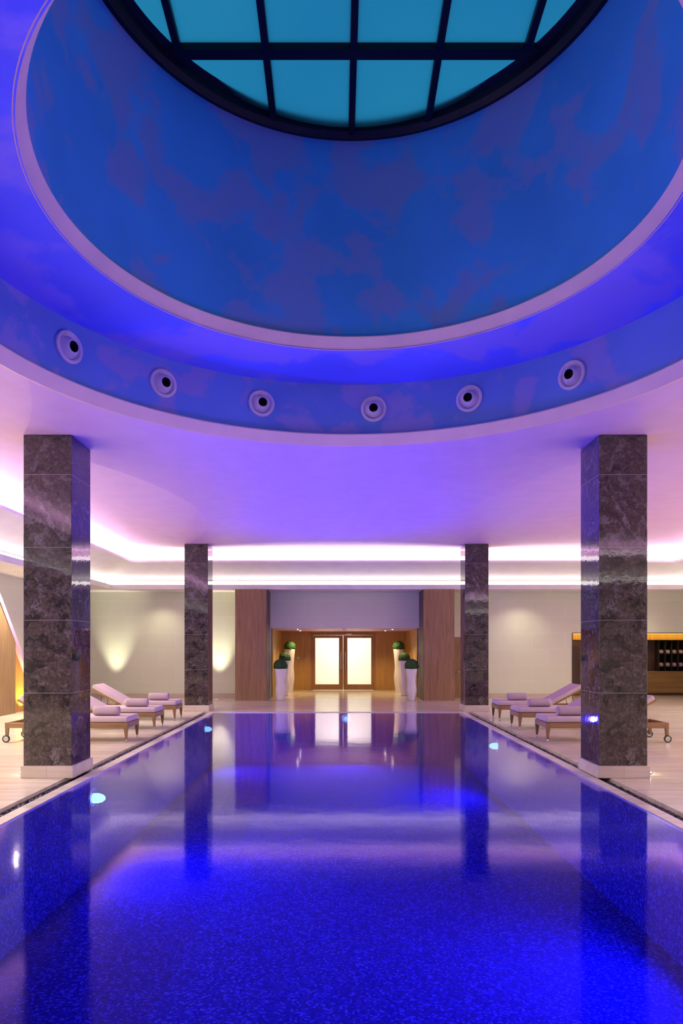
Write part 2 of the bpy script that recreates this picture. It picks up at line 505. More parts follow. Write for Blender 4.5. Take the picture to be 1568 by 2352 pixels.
tag(finish('pool_water', bm, M['water']), 'still blue water filling the swimming pool', 'water', kind='stuff')
# pebbles in the overflow gutter
bm = bmesh.new()
ico = bmesh.new(); bmesh.ops.create_icosphere(ico, subdivisions=1, radius=1)
iv = [v.co.copy() for v in ico.verts]; ico.verts.index_update(); ifc = [[v.index for v in f.verts] for f in ico.faces]; ico.free()
def pebble(x, y):
    r = random.uniform(0.010, 0.024); a = random.uniform(0, pi); sx = random.uniform(1, 1.7)
    vs = []
    for c in iv:
        px, py, pz = c.x * r * sx, c.y * r, c.z * r * 0.7
        vs.append(bm.verts.new((x + px * cos(a) - py * sin(a), y + px * sin(a) + py * cos(a), -0.045 + pz)))
    for f in ifc: bm.faces.new([vs[i] for i in f])
for s in (-1, 1):
    for _ in range(2300):
        y = 2.5 + 13.2 * random.random() ** 1.15
        pebble(s * random.uniform(G0 + .02, G1 - .02), y)
for _ in range(420):
    pebble(random.uniform(-G0, G0), random.uniform(PY1 + .12, PY1 + .2))
tag(finish('gutter_pebbles', bm, M['pebble'], smooth=True), 'small black pebbles filling the overflow gutter around the pool', 'pebbles', kind='stuff')

# pool lamps
PLAB = ['underwater pool light on the left wall beside the camera',
        'underwater pool light glowing pale blue in front of the near left marble column',
        'underwater pool light on the left wall just before the far left column',
        'underwater pool light on the right wall behind the viewer',
        'underwater pool light at the right edge of the frame near the right marble column',
        'underwater pool light on the right wall in front of the sun loungers',
        'underwater pool light in the middle of the far end wall below the lobby doors']
for (x, y, d), lb in zip(POOL_LIGHTS, PLAB):
    z = -0.24 if y < 15 else -0.13
    q = Vector(d).to_track_quat('Z', 'Y').to_matrix()
    t = thing('pool_light', lb, 'pool light', (x, y, z), 0, 'underwater lights')
    bm = bmesh.new(); lathe(bm, [(0.075, 0), (0.075, 0.012), (0.115, 0.018), (0.12, 0)], 24, mat=q)
    finish('bezel', bm, M['chrome'], t, True)
    bm = bmesh.new(); r = lathe(bm, [(0.055, 0.01), (0.058, 0.07), (0.045, 0.12), (0.02, 0.15)], 24, mat=q); bm.faces.new(r[-1])
    finish('lens', bm, M['pool_lens'], t, True)
    dv = Vector(d)
    lamp('pool_lamp_up', 'SPOT', Vector((x, y, z)) + dv * 0.17, POOL_UP, POOL_COL, 0.04, dv + Vector((0, 0, 1.0)), 1.9, 1.0)
    lamp('pool_lamp', 'AREA', Vector((x, y, z)) + dv * 0.17, POOL_DOWN, POOL_COL, 0.09, dv + Vector((0, 0, -0.06)))

# ------------------------------------------------------------------ ceiling
def arc(p, q, sag, n=24, outward=(0, 0)):
    """arc from p to q, bulging towards `outward` by sag"""
    p, q = Vector(p), Vector(q); mid = (p + q) / 2; c = (q - p).length / 2
    R = (c * c + sag * sag) / (2 * sag); u = (q - p).normalized(); nrm = Vector(outward)
    cen = mid - nrm * (R - sag); h = math.asin(c / R)
    return [cen + u * (R * sin(-h + 2 * h * k / n)) + nrm * (R * cos(-h + 2 * h * k / n)) for k in range(n + 1)]
CXL0, CXL1, CXR0, CXR1 = -3.62, -3.065, 3.015, 3.57
CYF0, CYF1, CYR0, CYR1, CYN0, CYN1 = 7.87, 8.47, 16.15, 16.75, -0.4, 0.2
poly = []
def ext(pts):
    for p in pts:
        p = Vector(p)
        if not poly or (poly[-1] - p).length > 1e-4: poly.append(p)
ext(arc((CXL0, CYN1), (CXL0, CYF0), 1.15, outward=(1, 0)))
ext([(CXL0, CYF1)])
ext(arc((CXL0, CYF1), (CXL0, CYR0), 1.15, outward=(1, 0)))
ext([(CXL0, CYR1)])
ext(arc((CXL0, CYR1), (CXR1, CYR1), 1.0, outward=(0, -1)))
ext([(CXR1, CYR0)])
ext(arc((CXR1, CYR0), (CXR1, CYF1), 1.15, outward=(-1, 0)))
ext([(CXR1, CYF0)])
ext(arc((CXR1, CYF0), (CXR1, CYN1), 1.15, outward=(-1, 0)))
ext([(CXR1, CYN0)])
ext(arc((CXR1, CYN0), (CXL0, CYN0), 1.0, outward=(0, 1)))
def inside(p, poly):
    c = False
    for i in range(len(poly)):
        a, b = poly[i], poly[i - 1]
        if (a.y > p.y) != (b.y > p.y) and p.x < (b.x - a.x) * (p.y - a.y) / (b.y - a.y) + a.x: c = not c
    return c
def dist(p, poly):
    best = 1e9
    for i in range(len(poly)):
        a, b = poly[i - 1], poly[i]; ab = b - a
        t = max(0, min(1, (p - a).dot(ab) / max(1e-9, ab.length_squared)))
        best = min(best, (a + ab * t - p).length)
    return best
CB = 0.35
rect = [Vector((UX0 - CB, UY0 - CB)), Vector((UX1 + CB, UY0 - CB)), Vector((UX1 + CB, UY1 + CB)), Vector((UX0 - CB, UY1 + CB))]
NCIRC = 128
circ = [RC + Vector((R1 * cos(2 * pi * k / NCIRC), R1 * sin(2 * pi * k / NCIRC))) for k in range(NCIRC)]
pts, edges = [], []
for ring in (poly, rect, circ):
    b0 = len(pts); pts += ring
    edges += [(b0 + i, b0 + (i + 1) % len(ring)) for i in range(len(ring))]
gx = UX0 - CB + 0.3
while gx < UX1 + CB - 0.1:
    gy = UY0 - CB + 0.3
    while gy < UY1 + CB - 0.1:
        p = Vector((gx, gy))
        if dist(p, poly) > 0.12 and abs((p - RC).length - R1) > 0.12: pts.append(p)
        gy += 0.35
    gx += 0.35
v2, e2, f2, _, _, _ = geometry.delaunay_2d_cdt([Vector(p) for p in pts], edges, [], 0, 1e-5)
RISE = 0.22
def vault_z(p):
    d = dist(p, poly)
    if d < 1e-3 or inside(p, poly): return ZC
    do = min(p.x - rect[0].x, rect[1].x - p.x, p.y - rect[0].y, rect[2].y - p.y)
    t = d / (d + max(do, 0))
    return ZC + RISE * sin(t * pi / 2) ** 1.0
bm = bmesh.new()
bv = [bm.verts.new((p.x, p.y, vault_z(p))) for p in v2]
cls = {}
for f in f2:
    c = sum((v2[i] for i in f), Vector((0, 0))) / len(f)
    if (c - RC).length < R1 * cos(pi / NCIRC) - 1e-4: continue
    if not inside(c, rect): continue
    fc = bm.faces.new([bv[i] for i in f])
    if fc.normal.z > 0: pass
    cls[fc] = inside(c, poly)
bmesh.ops.delete(bm, geom=[v for v in bm.verts if not v.link_faces], context='VERTS')
for e in bm.edges:
    if len(e.link_faces) == 2 and cls[e.link_faces[0]] != cls[e.link_faces[1]]: e.smooth = False
for f in bm.faces: f.normal_update()
bmesh.ops.reverse_faces(bm, faces=[f for f in bm.faces if f.normal.z > 0])
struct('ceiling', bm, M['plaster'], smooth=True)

# stepped ledges around the room (lofted on rectangles)
def loft_rect(bm, prof, closed=False):
    loops = []
    for o, z in prof:
        loops.append([bm.verts.new(p) for p in [(UX0 - o, UY0 - o, z), (UX1 + o, UY0 - o, z), (UX1 + o, UY1 + o, z), (UX0 - o, UY1 + o, z)]])
    for a, b in zip(loops, loops[1:]):
        for k in range(4):
            bm.faces.new([a[k], a[(k + 1) % 4], b[(k + 1) % 4], b[k]])
bm = bmesh.new()
loft_rect(bm, [(0.35, ZC + RISE + 0.01), (0.35, 3.84), (0.05, 3.84), (0.03, 3.885), (0.0, 3.885), (0.0, 3.83), (1.15, 3.46), (1.15, 3.27),
               (0.90, 3.27), (0.88, 3.30), (0.85, 3.30), (0.85, 3.17)])
# soffit of the lowest ledge, out to the walls
o = 0.85
xa, xb, ya, yb = UX0 - o, UX1 + o, UY0 - o, UY1 + o
for q in ([(XL - .1, YF - .1), (XR + .1, YF - .1), (xb, ya), (xa, ya)], [(XR + .1, YF - .1), (XR + .1, YB + .04), (xb, yb), (xb, ya)],
          [(XR + .1, YB + .04), (XL - .1, YB + .04), (xa, yb), (xb, yb)], [(XL - .1, YB + .04), (XL - .1, YF - .1), (xa, ya), (xa, yb)]):
    quad(bm, *[(x, y, 3.17) for x, y in q])
struct('trim_1', bm, M['plaster2'])

# LED strips on the back of each cove
def led(o, z0, z1, mat, side, label, group):
    bm = bmesh.new(); t = 0.012
    x0, x1, y0, y1 = UX0 - o, UX1 + o, UY0 - o, UY1 + o
    g = 0.05
    if side == 'left': box(bm, x0 + .002, x0 + t, y0 + g, y1 - g, z0, z1)
    if side == 'right': box(bm, x1 - t, x1 - .002, y0 + g, y1 - g, z0, z1)
    if side == 'rear': box(bm, x0 + g, x1 - g, y1 - t, y1 - .002, z0, z1)
    if side == 'front': box(bm, x0 + g, x1 - g, y0 + .002, y0 + t, z0, z1)
    tag(finish('led_strip', bm, mat), label, 'strip light', group)
for side, w in (('left', 'left side'), ('rear', 'far side'), ('right', 'right side'), ('front', 'near side behind the viewer')):
    led(0.35, 3.91, 4.04, M['led_up'], side, 'glowing white strip light in the upper ceiling cove along the %s' % w, 'upper cove strip lights')
    led(1.15, 3.31, 3.42, M['led_low'], side, 'glowing white strip light in the lower ceiling cove along the %s' % w, 'lower cove strip lights')

for o, z, pm, colr in ((0.19, 3.865, COVE_UP_W, COVE_COL), (1.02, 3.29, COVE_LOW_W, COVE_LOW_COL)):
    x0, x1, y0, y1 = UX0 - o, UX1 + o, UY0 - o, UY1 + o
    lx, ly = x1 - x0, y1 - y0
    for cx_, cy_, hor, d in (((x0 + x1) / 2, y1, True, (0, -.35, 1)), ((x0 + x1) / 2, y0, True, (0, .35, 1)), (x0, (y0 + y1) / 2, False, (.35, 0, 1)), (x1, (y0 + y1) / 2, False, (-.35, 0, 1))):
        le = (lx if hor else ly) - 0.1
        l = lamp('cove_lamp', 'AREA', (cx_, cy_, z), pm * le, colr, le if hor else 0.05, None, size_y=0.05 if hor else le)
        tilt = math.atan(0.9)
        l.rotation_euler = (pi + (tilt if d[1] < 0 else -tilt if d[1] > 0 else 0), (tilt if d[0] < 0 else -tilt if d[0] > 0 else 0), 0) if hor else (pi, (tilt if d[0] > 0 else -tilt), 0)
# round opening: lip, fascia, annular ceiling, upper lip, drum
def ring_loft(bm, prof, n=160):
    rings = [[bm.verts.new((RC.x + r * cos(2 * pi * k / n), RC.y + r * sin(2 * pi * k / n), z)) for k in range(n)] for r, z in prof]
    for a, b in zip(rings, rings[1:]):
        for k in range(n):
            bm.faces.new([a[k], a[(k + 1) % n], b[(k + 1) % n], b[k]])
bm = bmesh.new(); ring_loft(bm, [(3.18, 4.12), (3.18, 3.955), (3.15, 3.95), (3.06, 4.06), (3.07, 4.075), (3.155, 4.075)])
struct('trim_2', bm, M['lip'], 'mauve moulding round the lower edge of the big circular ceiling recess')
bm = bmesh.new(); ring_loft(bm, [(3.155, 4.07), (3.16, 4.70)])
struct('wall_ring', bm, M['fascia'], 'curved blue wall of the circular recess, holding the air nozzles', smooth=True)
bm = bmesh.new(); ring_loft(bm, [(3.16, 4.70), (2.40, 4.76), (2.33, 4.76)])
struct('ceiling', bm, M['cove_blue'], 'flat blue ring of ceiling between the two circular mouldings', smooth=True)
bm = bmesh.new(); ring_loft(bm, [(2.36, 4.77), (2.345, 4.755), (2.27, 4.875), (2.28, 4.89), (2.33, 4.89)])
struct('trim_3', bm, M['lip'], 'mauve moulding round the foot of the skylight drum')
bm = bmesh.new(); ring_loft(bm, [(2.33, 4.88), (2.30, 5.6), (2.26, 6.4), (2.22, 7.05)])
struct('wall_drum', bm, M['drum'], 'tall round drum wall painted as a blue cloudy sky', smooth=True)

# skylight ------------------------------------------------------------
ZS = 6.97
SP = 0.83                          # mullion spacing
sky = bpy.data.objects.new('window_1', None); COL.objects.link(sky)
sky.location = (RC.x, RC.y, ZS); sky['kind'] = 'structure'; sky['label'] = 'round gridded skylight of teal frosted glass in black steel'
def sz(x, y):                      # shallow dome
    return 0.12 * (1 - (y * y) / (2.2 ** 2))
def ring_local(bm, prof, n=128):
    rings = [[bm.verts.new((r * cos(2 * pi * k / n), r * sin(2 * pi * k / n), z)) for k in range(n)] for r, z in prof]
    for a, b in zip(rings, rings[1:]):
        for k in range(n): bm.faces.new([a[k], a[(k + 1) % n], b[(k + 1) % n], b[k]])
bm = bmesh.new(); ring_local(bm, [(2.235, 0.07), (2.235, 0.0), (2.17, -0.02), (2.13, 0.03), (2.12, 0.1), (2.05, 0.12)])
finish('frame', bm, M['black_frame'], sky)
def bar(bm, pts, w, h):
    prev = None
    for (x, y), d in pts:
        z = sz(x, y); nx, ny = -d[1] * w / 2, d[0] * w / 2
        cur = [bm.verts.new(p) for p in [(x - nx, y - ny, z), (x + nx, y + ny, z), (x + nx, y + ny, z + h), (x - nx, y - ny, z + h)]]
        if prev:
            for k in range(4): bm.faces.new([prev[k], prev[(k + 1) % 4], cur[(k + 1) % 4], cur[k]])
        else: bm.faces.new(cur)
        prev = cur
    bm.faces.new(prev[::-1])
XOFF, YOFF = 0.0, 0.0
ys = [1.25 - 1.25 * k for k in range(3)]
xs = [-1.66 - 0.0 + 0.83 * k for k in range(5)]
xs = [-1.64, -0.82, 0.0, 0.80, 1.62]
for x in xs:
    L_ = sqrt(2.2 ** 2 - x * x) - 0.01
    bm = bmesh.new(); bar(bm, [((x, -L_ + 2 * L_ * k / 16), (0, 1)) for k in range(17)], 0.065, 0.08)
    finish('mullion', bm, M['black_frame'], sky)
for y in ys:
    L_ = sqrt(2.2 ** 2 - y * y) - 0.01
    bm = bmesh.new(); bar(bm, [((-L_ + 2 * L_ * k / 16, y), (1, 0)) for k in range(17)], 0.115, 0.08)
    finish('crossbar', bm, M['black_frame'], sky)
# glass panes (clipped to the circle)
gx = [-2.2] + xs + [2.2]; gy = [-2.2] + ys[::-1] + [2.2]
for i in range(len(gx) - 1):
    for j in range(len(gy) - 1):
        x0, x1, y0, y1 = gx[i], gx[i + 1], gy[j], gy[j + 1]
        n = 8; bm = bmesh.new(); grid = {}; any_ = False
        def gv(u, v):
            if (u, v) not in grid:
                x = x0 + (x1 - x0) * u / n; y = y0 + (y1 - y0) * v / n
                grid[(u, v)] = bm.verts.new((x, y, sz(x, y) + 0.06))
            return grid[(u, v)]
        for u in range(n):
            for v in range(n):
                cx_ = x0 + (x1 - x0) * (u + .5) / n; cy_ = y0 + (y1 - y0) * (v + .5) / n
                if cx_ ** 2 + cy_ ** 2 < 2.28 ** 2:
                    bm.faces.new([gv(u, v), gv(u + 1, v), gv(u + 1, v + 1), gv(u, v + 1)]); any_ = True
        for v in bm.verts:                               # pull stray verts onto the circle
            r = sqrt(v.co.x ** 2 + v.co.y ** 2)
            if r > 2.21: v.co.x *= 2.21 / r; v.co.y *= 2.21 / r
        if any_: finish('pane', bm, M['frosted'], sky, True)
        else: bm.free()

# ------------------------------------------------------------------ air nozzles on the ring wall
def nozzle_pos(px, py):
    """angle and height on the ring wall of a spot seen at px,py"""
    dx = (px - CX) / F
    # (dx*Y - RC.x)^2 + (Y-RC.y)^2 = R^2
    a = dx * dx + 1; b = -2 * (dx * RC.x + RC.y); c = RC.x ** 2 + RC.y ** 2 - 3.155 ** 2
    Y = (-b + sqrt(b * b - 4 * a * c)) / (2 * a)
    return atan2(Y - RC.y, dx * Y - RC.x), CH + (CY - py) / F * Y
NZ = [(157, 798, 'first from the left, below the pool hall left edge'), (374, 881, 'second from the left'), (600, 927, 'third from the left'),
      (858, 940, 'third from the right'), (1078, 916, 'second from the right'), (1314, 862, 'first from the right')]
first = None
for px, py, w in NZ:
    ang, z = nozzle_pos(px, py)
    loc = (RC.x + 3.155 * cos(ang), RC.y + 3.155 * sin(ang), z)
    lb = 'round mauve air nozzle with black mouth, %s on the blue ring wall' % w.split(',')[0]
    if first is None:
        t = first = thing('air_nozzle', lb, 'air vent', loc, ang + pi, 'air nozzles on the ring wall')
        q = Matrix.Rotation(pi / 2, 3, 'Y')          # local z -> +x  (towards room centre)
        q2 = Matrix.Rotation(pi / 2 + 0.10, 3, 'Y')  # tilted slightly down
        bm = bmesh.new(); lathe(bm, [(0.155, -0.01), (0.157, 0.02), (0.150, 0.030), (0.126, 0.030), (0.120, 0.022)], 40, mat=q); finish('flange', bm, M['nozzle'], t, True)
        bm = bmesh.new(); lathe(bm, [(0.120, 0.022), (0.112, 0.004), (0.104, 0.010), (0.088, 0.040), (0.068, 0.068), (0.056, 0.080), (0.052, 0.080)], 40, mat=q2); finish('cone', bm, M['nozzle'], t, True)
        bm = bmesh.new(); r = lathe(bm, [(0.052, 0.080), (0.050, 0.0), (0.048, -0.0)], 32, mat=q2); bm.faces.new(r[-1]); finish('mouth', bm, M['void'], t, False)
    else:
        dup(first, loc, ang + pi, lb)

# ------------------------------------------------------------------ marble columns
first = None
for x0, y0, lb in [(CXL0, CYF0, 'tall square dark marble column in the left foreground beside the pool'),
                   (CXR0, CYF0, 'tall square dark marble column in the right foreground beside the pool'),
                   (CXL0, CYR0, 'dark marble column at the far left corner of the pool'),
                   (CXR0, CYR0, 'dark marble column at the far right corner of the pool')]:
    t = thing('marble_column', lb, 'column', (x0 + 0.2775, y0 + 0.3, 0), 0, 'marble columns round the pool')
    bm = bmesh.new(); box(bm, -0.2775, 0.2775, -0.3, 0.3, 0.13, 3.955, 0.004); finish('shaft', bm, M['marble'], t)
    bm = bmesh.new(); box(bm, -0.302, 0.302, -0.325, 0.325, 0.0, 0.14, 0.004); finish('plinth', bm, M['plinth'], t)

# recessed uplights beside the foreground columns
for x, lb in [(-3.74, 'small round floor uplight beside the left foreground column'), (3.72, 'small round floor uplight beside the right foreground column')]:
    t = thing('floor_uplight', lb, 'floor light', (x, 8.15, 0), 0, 'floor uplights by the front columns')
    bm = bmesh.new(); lathe(bm, [(0.06, 0.0), (0.06, 0.012), (0.042, 0.016), (0.04, 0.008)], 24); finish('bezel', bm, M['chrome'], t, True)
    bm = bmesh.new(); r = lathe(bm, [(0.04, 0.008), (0.02, 0.011)], 24); bm.faces.new(r[-1]); finish('lens', bm, M['up_lens'], t)
    lamp('column_uplight', 'POINT', (x + (0.02 if x < 0 else -0.02), 8.15, 0.07), 1.5, (1, 0.86, 0.66), 0.03)
for x, lb, pw in [(-6.6, 'floor uplight washing the left part of the far wall', 40), (-3.52, 'floor uplight at the far wall behind the far left column', 55)]:
    t = thing('wall_uplight', lb, 'floor light', (x, 19.9, 0), 0, 'uplights at the far wall')
    bm = bmesh.new(); lathe(bm, [(0.08, 0.0), (0.08, 0.01), (0.055, 0.012), (0.05, 0.006)], 24); finish('bezel', bm, M['chrome'], t, True)
    bm = bmesh.new(); r = lathe(bm, [(0.05, 0.006), (0.02, 0.008)], 24); bm.faces.new(r[-1]); finish('lens', bm, M['up_lens'], t)
    lamp('wall_wash', 'SPOT', (x, 19.9, 0.05), pw * 7.0, (1.0, 0.95, 0.72), 0.04, (0, 0.22, 1), 0.8, 1.0)

# fill spots added under the lowest ledge; only the lobby pair is real
first = None
LS = [(x, 19.72, 'far') for x in (-5.2, -1.45, 1.72, 5.4, 8.6)] + [(-7.05, y, 'left') for y in (0.5, 3.4, 6.3, 9.2, 12.1, 15.0)] \
   + [(10.65, y, 'right') for y in (0.5, 3.4, 6.3, 9.2, 12.1, 15.0)]
for i, (x, y, w) in enumerate(LS):
    lb = 'tiny spot in the ledge row of added fill, number %s' % i
    if w == 'far': lb = 'tiny recessed spot under the far ceiling ledge, ' + ['added as fill near the left corner', 'above the left lobby pier', 'above the right lobby pier', 'added as fill behind the right columns', 'added as fill above the towel recess'][i]
    else: lb = 'tiny added fill spot under the %s ceiling ledge, %s from the viewer' % (w, ['nearest', 'second', 'third', 'fourth', 'fifth', 'farthest'][(i - 5) % 6])
    if first is None:
        t = first = thing('ledge_spot_and_fill', lb, 'ceiling light', (x, y, 3.17), 0, 'recessed spots under the %s ledge' % w)
        bm = bmesh.new(); lathe(bm, [(0.045, 0.0), (0.045, -0.006), (0.032, -0.008), (0.028, -0.002)], 16); finish('bezel', bm, M['chrome'], t, True)
        bm = bmesh.new(); r = lathe(bm, [(0.028, -0.003), (0.012, -0.005)], 16); bm.faces.new(r[-1]); finish('lens', bm, M['up_lens'], t)
    else: dup(first, (x, y, 3.17), None, lb, 'recessed spots under the %s ledge' % w)
    if w == 'far' and i in (1, 2): continue          # these two are switched off
    d = {'far': (0, -.12, -1), 'left': (.5, 0, -1), 'right': (-.6, 0, -1)}[w]
    lamp('ledge_fill_lamp', 'SPOT', (x, y, 3.163), LEDGE_FILL_W[w], (1.0, 0.90, 0.66), 0.02, d, 2.35, 1.0)

# ------------------------------------------------------------------ lobby: portal posts, niche, doors
for x0, x1, lb in [(-2.91, -2.02, 'tall oak veneered pier left of the lobby opening'), (2.44, 3.32, 'tall oak veneered pier right of the lobby opening')]:
    t = thing('wood_pier', lb, 'pier', ((x0 + x1) / 2, 19.895, 0), 0, 'oak piers flanking the lobby')
    w = (x1 - x0) / 2
    bm = bmesh.new(); box(bm, -w, w, -0.495, 0.5, 0.0, 3.165); finish('veneer_casing', bm, M['oak'], t)
    s = 1 if x0 < 0 else -1
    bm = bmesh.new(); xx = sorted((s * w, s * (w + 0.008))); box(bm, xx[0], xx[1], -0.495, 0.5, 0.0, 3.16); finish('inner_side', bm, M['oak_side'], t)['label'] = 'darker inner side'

bm = bmesh.new()
box(bm, -2.1, -1.98, YB + .05, 24.3, 0, 2.085)
struct('wall_lobby_left', bm, M['honey'])
bm = bmesh.new(); box(bm, 2.42, 2.54, YB + .05, 24.3, 0, 2.085)
struct('wall_lobby_right', bm, M['honey'])
bm = bmesh.new(); box(bm, -2.1, 2.54, YB + .05, 24.3, 2.085, 2.2)
struct('ceiling', bm, M['plaster'], 'low white ceiling of the lobby')
bm = bmesh.new()
box(bm, -1.98, -0.95, 24.25, 24.37, 0, 2.085); box(bm, 1.35, 2.42, 24.25, 24.37, 0, 2.085); box(bm, -0.95, 1.35, 24.25, 24.37, 2.02, 2.085)
for z in (0.72, 1.33, 1.75):     # panel joints as thin proud beads
    box(bm, -1.98, -0.98, 24.246, 24.25, z, z + 0.006); box(bm, 1.38, 2.42, 24.246, 24.25, z, z + 0.006)
box(bm, -1.06, -0.95, 24.225, 24.25, 0, 2.05); box(bm, 1.35, 1.46, 24.225, 24.25, 0, 2.05)
struct('wall_lobby_rear', bm, M['honey'])

dr = bpy.data.objects.new('door_1', None); COL.objects.link(dr); dr.location = (0.2, 24.25, 0); dr['kind'] = 'structure'
dr['label'] = 'double wooden lobby door with two frosted glass panes'
bm = bmesh.new()
box(bm, -1.148, -1.075, -0.03, 0.1, 0, 2.02); box(bm, 1.075, 1.148, -0.03, 0.1, 0, 2.02); box(bm, -1.075, 1.075, -0.03, 0.1, 1.955, 2.02)
finish('door_frame', bm, M['honey_dark'], dr)
for s in (-1, 1):
    bm = bmesh.new()
    a, b_, c, d = 0.004, 0.148, 0.995, 1.073
    for u, v in ((a, b_), (c, d)):
        xx = sorted((s * u, s * v)); box(bm, xx[0], xx[1], 0.0, 0.05, 0.01, 1.95)
    xx = sorted((s * b_, s * c)); box(bm, xx[0], xx[1], 0.0, 0.05, 0.01, 0.20); box(bm, xx[0], xx[1], 0.0, 0.05, 1.856, 1.95)
    lf = finish('door_leaf', bm, M['honey_dark'], dr)
    bm = bmesh.new(); box(bm, xx[0], xx[1], 0.022, 0.028, 0.20, 1.856); finish('glass_pane', bm, M['door_glass'], lf)
    bm = bmesh.new(); tube(bm, (s * 0.075, -0.05, 0.75), (s * 0.075, -0.05, 1.35), 0.012)
    tube(bm, (s * 0.075, -0.05, 0.8), (s * 0.075, 0.0, 0.8), 0.008); tube(bm, (s * 0.075, -0.05, 1.3), (s * 0.075, 0.0, 1.3), 0.008)
    finish('door_handle', bm, M['chrome'], lf, True)
# corridor behind the doors: a pale lit wall
bm = bmesh.new(); box(bm, -1.6, 2.0, 26.4, 26.5, 0, 2.4); box(bm, -1.7, -1.6, 24.37, 26.5, 0, 2.4); box(bm, 2.0, 2.1, 24.37, 26.5, 0, 2.4); box(bm, -1.7, 2.1, 24.37, 26.5, 2.4, 2.5)
box(bm, -1.7, 2.1, 24.3, 26.5, -0.1, 0)
struct('wall_corridor', bm, M['plaster2'])
lamp('corridor_lamp', 'AREA', (0.2, 25.4, 2.35), 75, (1.0, 1.0, 0.76), 1.4, (0, 0, -1))

bm = bmesh.new(); box(bm, 0.29, 0.50, 24.20, 24.225, 1.965, 2.01, 0.004); tag(finish('door_sign', bm, M['white_plastic']), 'small blank pale plate above the right leaf of the lobby door', 'sign')
bm = bmesh.new(); box(bm, -1.42, -1.36, 24.235, 24.25, 1.10, 1.18, 0.003); tag(finish('light_switch', bm, M['chrome']), 'small metal switch on the wood panel left of the lobby door', 'switch')
# ceiling fixtures of the lobby
DL = [(-1.25, 21.4, 'left, above the middle planter'), (1.72, 21.4, 'right, above the planters'), (1.60, 22.9, 'right, nearer the doors'), (-1.25, 22.9, 'left, nearer the doors')]
for x, y, w in DL:
    t = thing('downlight', 'small recessed spotlight in the lobby ceiling, %s' % w, 'ceiling light', (x, y, 2.085), 0, 'lobby spotlights')
    bm = bmesh.new(); lathe(bm, [(0.05, 0.0), (0.05, -0.008), (0.034, -0.010), (0.03, -0.002)], 20); finish('bezel', bm, M['chrome'], t, True)
    bm = bmesh.new(); r = lathe(bm, [(0.03, -0.004), (0.015, -0.016)], 20); bm.faces.new(r[-1]); finish('lens', bm, M['down_lens'], t)
    lamp('lobby_spot', 'SPOT', (x, y, 2.05), 105, (1.0, 0.76, 0.32), 0.03, (0, 0.05, -1), 2.0, 0.8)
bm = bmesh.new(); lathe(bm, [(0.0001, 2.05), (0.05, 2.055), (0.055, 2.085)], 20, (0.2, 20.9, 0)); tag(finish('smoke_detector', bm, M['white_plastic'], smooth=True), 'small round detector on the lobby ceiling in the middle', 'detector')

# side door behind the far right column
dr = bpy.data.objects.new('door_2', None); COL.objects.link(dr); dr.location = (3.95, YB, 0); dr['kind'] = 'structure'
dr['label'] = 'plain wooden side door behind the far right column'
bm = bmesh.new(); box(bm, -0.55, 0.55, -0.03, 0.0, 0, 1.82); finish('door_leaf', bm, M['oak'], dr)
bm = bmesh.new(); tube(bm, (-0.42, -0.07, 0.78), (-0.30, -0.07, 0.78), 0.012); tube(bm, (-0.42, -0.07, 0.78), (-0.42, -0.03, 0.78), 0.012); finish('door_handle', bm, M['chrome'], dr, True)

# ------------------------------------------------------------------ planters
def planter(H, R, label, loc, group):
    t = thing('planter', label, 'planter', loc, 0, group)
    prof = [(0.0001, 0.0), (0.62, 0.0), (0.66, 0.02), (0.74, 0.14), (0.88, 0.28), (0.89, 0.36), (0.80, 0.48), (0.73, 0.58), (0.79, 0.72), (0.90, 0.87), (1.0, 0.985), (1.0, 1.0), (0.93, 1.0), (0.90, 0.96)]
    bm = bmesh.new(); lathe(bm, [(r * R, z * H) for r, z in prof], 40, square=0.25); finish('pot', bm, M['white_pot'], t, True)
    bm = bmesh.new(); r = lathe(bm, [(0.93 * R, 0.962 * H), (0.3 * R, 0.97 * H)], 24); bm.faces.new(r[-1]); finish('soil', bm, M['soil'], t)
    bm = bmesh.new()
    rb = R * 1.12
    bmesh.ops.create_icosphere(bm, subdivisions=4, radius=rb)
    rnd = random.Random(int(H * 1000 + loc[0] * 77))
    for v in bm.verts:
        v.co *= 1 + rnd.uniform(-0.05, 0.05)
        v.co.z = max(v.co.z, -0.45 * rb)
    # leaf tufts
    for _ in range(500):
        u = Vector((rnd.gauss(0, 1), rnd.gauss(0, 1), rnd.gauss(0, 1))).normalized()
        if u.z < -0.35: continue
        p = u * rb * 1.02; s = rb * 0.075
        a = u.orthogonal().normalized(); a.rotate(Matrix.Rotation(rnd.uniform(0, 2 * pi), 3, u)); b_ = u.cross(a)
        tip = p + (u * 0.7 + a * 0.6).normalized() * s * 1.3
        bm.faces.new([bm.verts.new(p - b_ * s * .5), bm.verts.new(p + b_ * s * .5), bm.verts.new(tip)])
    o = finish('topiary_ball', bm, M['leaf'], t); o.location = (0, 0, H + 0.40 * rb)
planter(0.90, 0.175, 'short white wavy planter with a clipped ball, front of the left row', (-1.64, 19.62, 0), 'planters left of the lobby doors')
planter(1.10, 0.162, 'medium white wavy planter with a clipped ball, middle of the left row', (-1.65, 21.35, 0), 'planters left of the lobby doors')
planter(1.455, 0.175, 'tallest white wavy planter of the left row, beside the door panelling', (-1.62, 23.2, 0), 'planters left of the lobby doors')
planter(0.90, 0.175, 'short white wavy planter with a clipped ball, front of the right row', (2.13, 19.62, 0), 'planters right of the lobby doors')
planter(1.10, 0.162, 'medium white wavy planter with a clipped ball, middle of the right row', (2.08, 21.35, 0), 'planters right of the lobby doors')
planter(1.455, 0.175, 'tallest white wavy planter of the right row, beside the door panelling', (2.07, 23.2, 0), 'planters right of the lobby doors')

